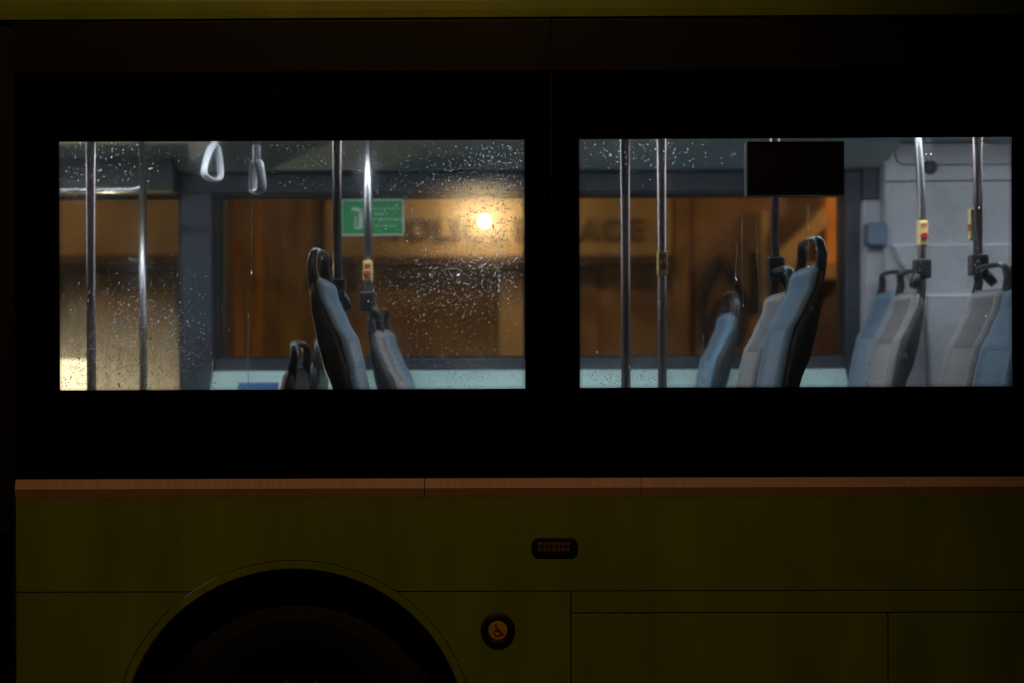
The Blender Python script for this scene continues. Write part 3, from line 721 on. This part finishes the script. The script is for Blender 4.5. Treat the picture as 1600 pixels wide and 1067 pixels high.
def cloud(n, cx, cy, sx, sy, r0=.7, r1=1.5):
    n = int(n * (1.5 if cy > 290 else 1.0))
    for _ in range(n): spots.append((rr.gauss(cx, sx), rr.gauss(cy, sy), rr.uniform(r0, r1) if rr.random() < .85 else rr.uniform(r1, r1 * 1.5)))
def uni(n, x0, y0, x1, y1, r0=.6, r1=1.3):
    for _ in range(n): spots.append((rr.uniform(x0, x1), rr.uniform(y0, y1), rr.uniform(r0, r1)))
uni(2000, 92, 222, 820, 606, .4, 1.0); uni(700, 905, 217, 1582, 603, .4, .9)
cloud(230, 180, 245, 60, 25); cloud(1500, 210, 535, 60, 50, .5, 1.2); cloud(700, 130, 540, 40, 55, .4, 1.0)
cloud(1500, 745, 375, 55, 55, .4, 1.1); cloud(330, 780, 300, 35, 30, .5, 1.2); cloud(110, 780, 240, 35, 14); cloud(1500, 700, 400, 75, 80, .35, 1.0); cloud(600, 700, 570, 80, 22, .4, .9); cloud(260, 470, 250, 60, 22, .35, .7)
cloud(230, 1000, 240, 75, 15, .7, 1.4); cloud(350, 990, 585, 60, 16, .4, 1.0); cloud(250, 1300, 540, 40, 50, .4, .9); cloud(260, 1430, 430, 25, 70, .4, .9); cloud(220, 1530, 400, 14, 80, .4, .9)
bm = grp()
for (px, py, r) in spots:
    ok = (95 < px < 817 and 223 < py < 605) or (908 < px < 1580 and 219 < py < 601)
    if not ok: continue
    x, z = P(px, py, .0035); r *= (.0018 if py < 300 else .00145); hemi(bm, x, z, r, r * (rr.uniform(.55, .85) if py < 300 else rr.uniform(.14, .42)), rr.uniform(.9, 1.4), rr.uniform(-.4, .2))
# trickles
def trickle(px, py0, py1, wob, r=.0011):
    pts = []; x = px; n = max(3, int((py1 - py0) / 9))
    for k in range(n + 1):
        py = py0 + (py1 - py0) * k / n; X, Z = P(x, py, .0045); pts.append((X, .0040, Z)); x += rr.uniform(-wob, wob)
    tube(bm, pts, r, 6)
for a in ((123, 440, 560, .9), (168, 450, 607, .8), (188, 470, 607, .9), (236, 440, 540, .8), (388, 490, 606, .5), (393, 250, 430, .2), (735, 325, 370, .4), (788, 320, 370, 1.0), (793, 370, 470, .6), (1183, 340, 520, 2.2), (1150, 380, 440, 2.4), (1148, 430, 510, 2.4), (1160, 340, 480, .5), (1263, 320, 420, .4), (1447, 217, 250, .4), (1455, 217, 250, .4), (1530, 217, 330, .6), (1098, 520, 600, .6), (332, 560, 606, .4)): trickle(*a)
tag(obj('rain_drops', bm, M['water'], smooth=True), 'rain drops and thin trickles scattered over the lit side windows', 'rain drops', kind='stuff')

# ------------------------------------------------------------ building across the street
YB = 11.0
bld = empty('shop_building', (0, YB, .13)); tag(bld, 'warmly lit brown and tan shop front with dark sign lettering, seen through the bus', 'building')
def bpart(name, bm, m, parent=None, **k):
    return obj(name, bm, m, parent, **k) if parent else obj(name, bm, m, bld, world=True, **k)
def R(px0, py0, px1, py1, y0, y1):
    a = P(px0, py0, y0); b = P(px1, py1, y0); return bx(a[0], b[0], y0, y1, b[1], a[1])
bpart('wall', bx(-16, 16, YB + .3, YB + .6, .13, 9), M['stucco_d'])
bpart('fascia', R(-400, 240, 300, 402, YB, YB + .3), M['stucco'])
bpart('fascia', R(508, 240, 1050, 402, YB, YB + .3), M['stucco'])
bpart('cornice', R(-400, 401, 304, 414, YB - .14, YB + .29), M['wood'], bevel=.02)
bpart('cornice', R(504, 401, 1056, 414, YB - .14, YB + .29), M['wood'], bevel=.02)
# lettering
def text_part(s, px, py_base, h_px, gap=0):
    cu = bpy.data.curves.new('sign_letter', 'FONT'); cu.body = s; cu.align_x = 'CENTER'; cu.extrude = .02; cu.offset = .010
    X, Z = P(px, py_base, YB - .02); cu.size = h_px * (YB + D) / F / .70
    t = bpy.data.objects.new('tmp', cu); link(t); bpy.context.view_layer.update()
    me = bpy.data.meshes.new_from_object(t.evaluated_get(bpy.context.evaluated_depsgraph_get())); bpy.data.objects.remove(t)
    me.transform(Matrix.Translation((X, YB - .022, Z)) @ Matrix.Rotation(math.pi / 2, 4, 'X')); me.materials.clear(); me.materials.append(M['letter'])
    o = link(bpy.data.objects.new('sign_letter', me)); o.parent = bld; o.matrix_parent_inverse = Matrix.Translation(-Vector(bld.location))
for s, px in (('P', 625), ('O', 657), ('L', 692), ('I', 714), ('C', 740), ('E', 774), ('P', 812), ('A', 844), ('L', 876), ('A', 920), ('C', 957), ('E', 994)):
    text_part(s, px, 376, 33)
# shop window zone left: dark glazed bays with curtains
def bay(px0, px1, py0, py1, curt):
    fr = bmesh.new(); a = P(px0, py0, YB + .2); b = P(px1, py1, YB + .2)
    frame_y(fr, a[0], b[0], b[1], a[1], a[0] + .08, b[0] - .08, b[1] + .08, a[1] - .08, YB + .2, YB + .32)
    f = bpart('shop_window', fr, M['wood'])
    obj('backing', R(px0 + 2, py0 + 2, px1 - 2, py1 - 2, YB + .285, YB + .295), M['amber_room'], f)
    for c0, c1, c2, c3 in curt:
        bm = bmesh.new(); n = 24; za = P(c0, py0 + 6, YB + .25)[1]; zb = P(c0, py1 - 6, YB + .25)[1]
        top = []; bot = []
        for k in range(n + 1):
            t = k / n; yy = YB + .26 + .012 * math.sin(t * 22)
            top.append(bm.verts.new((PX(c0 + (c1 - c0) * t, YB + .25), yy, za))); bot.append(bm.verts.new((PX(c2 + (c3 - c2) * t, YB + .25), yy, zb)))
        for k in range(n): bm.faces.new((top[k], top[k + 1], bot[k + 1], bot[k]))
        obj('curtain', bm, M['curtain'], f)
bay(340, 512, 270, 640, [(364, 376, 366, 384), (402, 414, 392, 410)])
bay(90, 284, 420, 640, [(272, 282, 272, 283)])
bpart('pilaster', R(779, 428, 822, 700, YB + .12, YB + .3), M['cream'], bevel=.01)
bpart('recessed_panel', R(560, 430, 770, 700, YB + .26, YB + .299), M['stucco_d'], bevel=.01)
bpart('pilaster', R(905, 425, 935, 700, YB + .2, YB + .3), M['stucco_d'], bevel=.01)
bpart('pilaster', R(1052, 300, 1078, 700, YB + .1, YB + .3), M['stucco_d'], bevel=.01)
# pointed iron ornament
bm = grp()
def orn(pts, r): tube(bm, [(P(x, y, YB + .22)[0], YB + .22, P(x, y, YB + .22)[1]) for x, y in pts], r, 8)
orn([(1090, 470), (1096, 448), (1110, 425), (1124, 404), (1137, 424), (1152, 448), (1162, 470), (1160, 510), (1150, 540)], .058)
orn([(1092, 470), (1098, 500), (1100, 540)], .04); orn([(1105, 540), (1108, 500), (1122, 470), (1138, 490), (1146, 540)], .03)
orn([(1124, 396), (1124, 412)], .02)
bpart('iron_ornament', bm, M['iron'])
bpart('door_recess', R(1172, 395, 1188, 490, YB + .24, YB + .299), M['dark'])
bpart('pale_post', R(1190, 330, 1203, 480, YB + .1, YB + .3), M['cream'], bevel=.02)
bm = grp(); prism_y(bm, [P(x, y, YB - .2) for x, y in ((1212, 425), (1215, 396), (1262, 352), (1290, 322), (1292, 352), (1262, 385), (1232, 425))], YB - .2, YB + .25)
bpart('awning_brace', bm, M['cream'])
bpart('orange_column', R(1290, 250, 1322, 437, YB - .05, YB + .3), M['orange_wall'], bevel=.01)
bpart('beam', R(1222, 411, 1330, 437, YB - .1, YB + .29), M['stucco'], bevel=.01)
bpart('red_door', R(1250, 440, 1340, 700, YB + .2, YB + .299), M['wood'])
# wall lantern
lx, lz = P(757, 346, YB - .25)
ln = empty('wall_lantern', (lx, YB - .02, lz)); tag(ln, 'glowing wall lantern on the tan fascia, the one bright lamp behind the rain', 'lantern')
M['bulb'] = emis('lantern_glass', (1, .80, .46), 48)
def lpart(n, bm, m, **k): return obj(n, bm, m, ln, **k)
bm = grp(); lathe(bm, [(.054 * math.sin(math.pi * k / 12) + .0005, -.060 * math.cos(math.pi * k / 12)) for k in range(13)], (0, -.23, 0), 'Z', 24); lpart('glass', bm, M['bulb'], smooth=True)
bm = grp(); lathe(bm, [(.085, .070), (.03, .13), (.001, .15)], (0, -.23, 0), 'Z', 12); lathe(bm, [(.04, -.075), (.02, -.10), (.001, -.11)], (0, -.23, 0), 'Z', 12); lpart('cap', bm, M['iron'])
bm = grp(); tube(bm, [(0, -.23, .15), (0, -.22, .22), (0, -.10, .24), (0, .0, .18)], .012, 8); lpart('bracket', bm, M['iron'])
add_light('lantern_glow', 'POINT', (lx, YB - .42, lz + .02), (1, .68, .32), LANTERN, ln, shadow_soft_size=.08)
# lit notice box at lower left
x0, z1 = P(60, 561, 8.2); x1, z0 = P(138, 640, 8.2)
nb = empty('notice_box', (x0, 8.3, .13)); tag(nb, 'bright cream backlit notice box at the lower left corner behind the door glass', 'notice box')
M['notice'] = emis('notice_light', (1, .80, .50), 2.4)
def npart(n, bm, m): return obj(n, bm, m, nb, world=True, bevel=.004)
npart('lit_face', bx(x0, x1, 8.2, 8.22, z0, z1), M['notice'])
npart('case', bx(x0 - .03, x1 + .002, 8.222, 8.36, z0 - .03, z1 + .004), M['street_metal'])
npart('post', bx((x0 + x1) / 2 - .04, (x0 + x1) / 2 + .04, 8.26, 8.32, .13, z0 - .031), M['street_metal'])
bm = grp()
for a, b, c, d in ((112, 574, 121, 576), (123, 574, 130, 575), (112, 579, 118, 580), (122, 578, 129, 580), (112, 583, 120, 584), (123, 583, 130, 584)):
    p = P(a, b, 8.198); q_ = P(c, d, 8.198); box(bm, p[0], q_[0], 8.196, 8.1995, q_[1], p[1])
o_ = npart('notice_print', bm, M['stucco_d'])

# unseen bollard lamp, added below the door glass to light its mist
pl = empty('door_fill_lamp', (-2.45, 3.35, 0)); tag(pl, 'added unseen bollard lamp lighting the misted passenger door from behind', 'added fill lamp')
bm = grp(); tube(bm, [(0, 0, .13), (0, 0, .90)], .05); obj('post', bm, M['street_metal'], pl, smooth=True)
bm = grp(); tube(bm, [(0, 0, .901), (0, 0, .98)], .045); obj('lamp_glass', bm, emis('door_fill_glass', (1, .82, .55), 8), pl)
bm = grp(); tube(bm, [(0, 0, 1.24), (0, 0, 1.26)], .07); tube(bm, [(.05, 0, .88), (.05, 0, 1.25)], .006, 6); obj('cap', bm, M['street_metal'], pl)
add_light('door_fill_glow', 'POINT', (-2.45, 3.35, 1.10), (1, .86, .52), DOOR_FILL, pl, shadow_soft_size=.05)
# ------------------------------------------------------------ street lamps and one added fill lamp (their heads are above the frame)
def street_lamp(x, y, z, ax, col, energy, label, sz=.12):
    s = empty('street_lamp', (x, y, 0)); tag(s, label, 'street lamp')
    bm = grp(); tube(bm, [(0, 0, 0), (0, 0, z * .5), (0, 0, z)], [.09, .07, .05], 16); tube(bm, [(0, 0, z - .05), (ax[0] * .5, ax[1] * .5, z + .12), (ax[0], ax[1], z + .10)], .035, 10); obj('post', bm, M['street_metal'], s, smooth=True)
    bm = grp(); box(bm, ax[0] - .14, ax[0] + .14, ax[1] - .30, ax[1] + .30, z + .03, z + .11); obj('lamp_head', bm, M['street_metal'], s, bevel=.03, seg=3)
    bm = grp(); box(bm, ax[0] - .10, ax[0] + .10, ax[1] - .24, ax[1] + .24, z + .012, z + .029); obj('lamp_glass', bm, emis('lamp_glass', col, energy / 25), s)
    add_light('lamp_light', 'POINT', (x + ax[0], y + ax[1], z - .12), col, energy, s, shadow_soft_size=sz)
    return s
sl = street_lamp(-.5, -8.2, 8.0, (0, 4.2), (1, .55, .20), NEAR_LAMP, 'sodium street lamp behind the viewer reaching over the road side of the bus')
for c in sl.children:
    if c.type == 'LIGHT':
        c.data.type = 'SPOT'; c.data.spot_size = math.radians(46); c.data.spot_blend = 1.0
        dv = Vector((-.65, 0, .85)) - Vector((-.5, -4.0, 7.88)); c.rotation_euler = dv.to_track_quat('-Z', 'Y').to_euler(); c.data.shadow_soft_size = .12
street_lamp(-6.6, 8.4, 3.9, (0, 1.2), (1, .62, .24), FAR_LEFT, 'street lamp on the far pavement beyond the left end of the bus')
street_lamp(4.7, 8.6, 3.7, (0, 1.2), (1, .52, .16), FAR_RIGHT, 'street lamp on the far pavement beyond the right end of the bus')
street_lamp(.31, 6.4, 5.0, (0, 1.0), (1, .62, .23), FAR_FILL, 'added unseen lamp on the far pavement brightening the middle of the shop front')  # added lamp, kept out of view, to brighten the shop walls
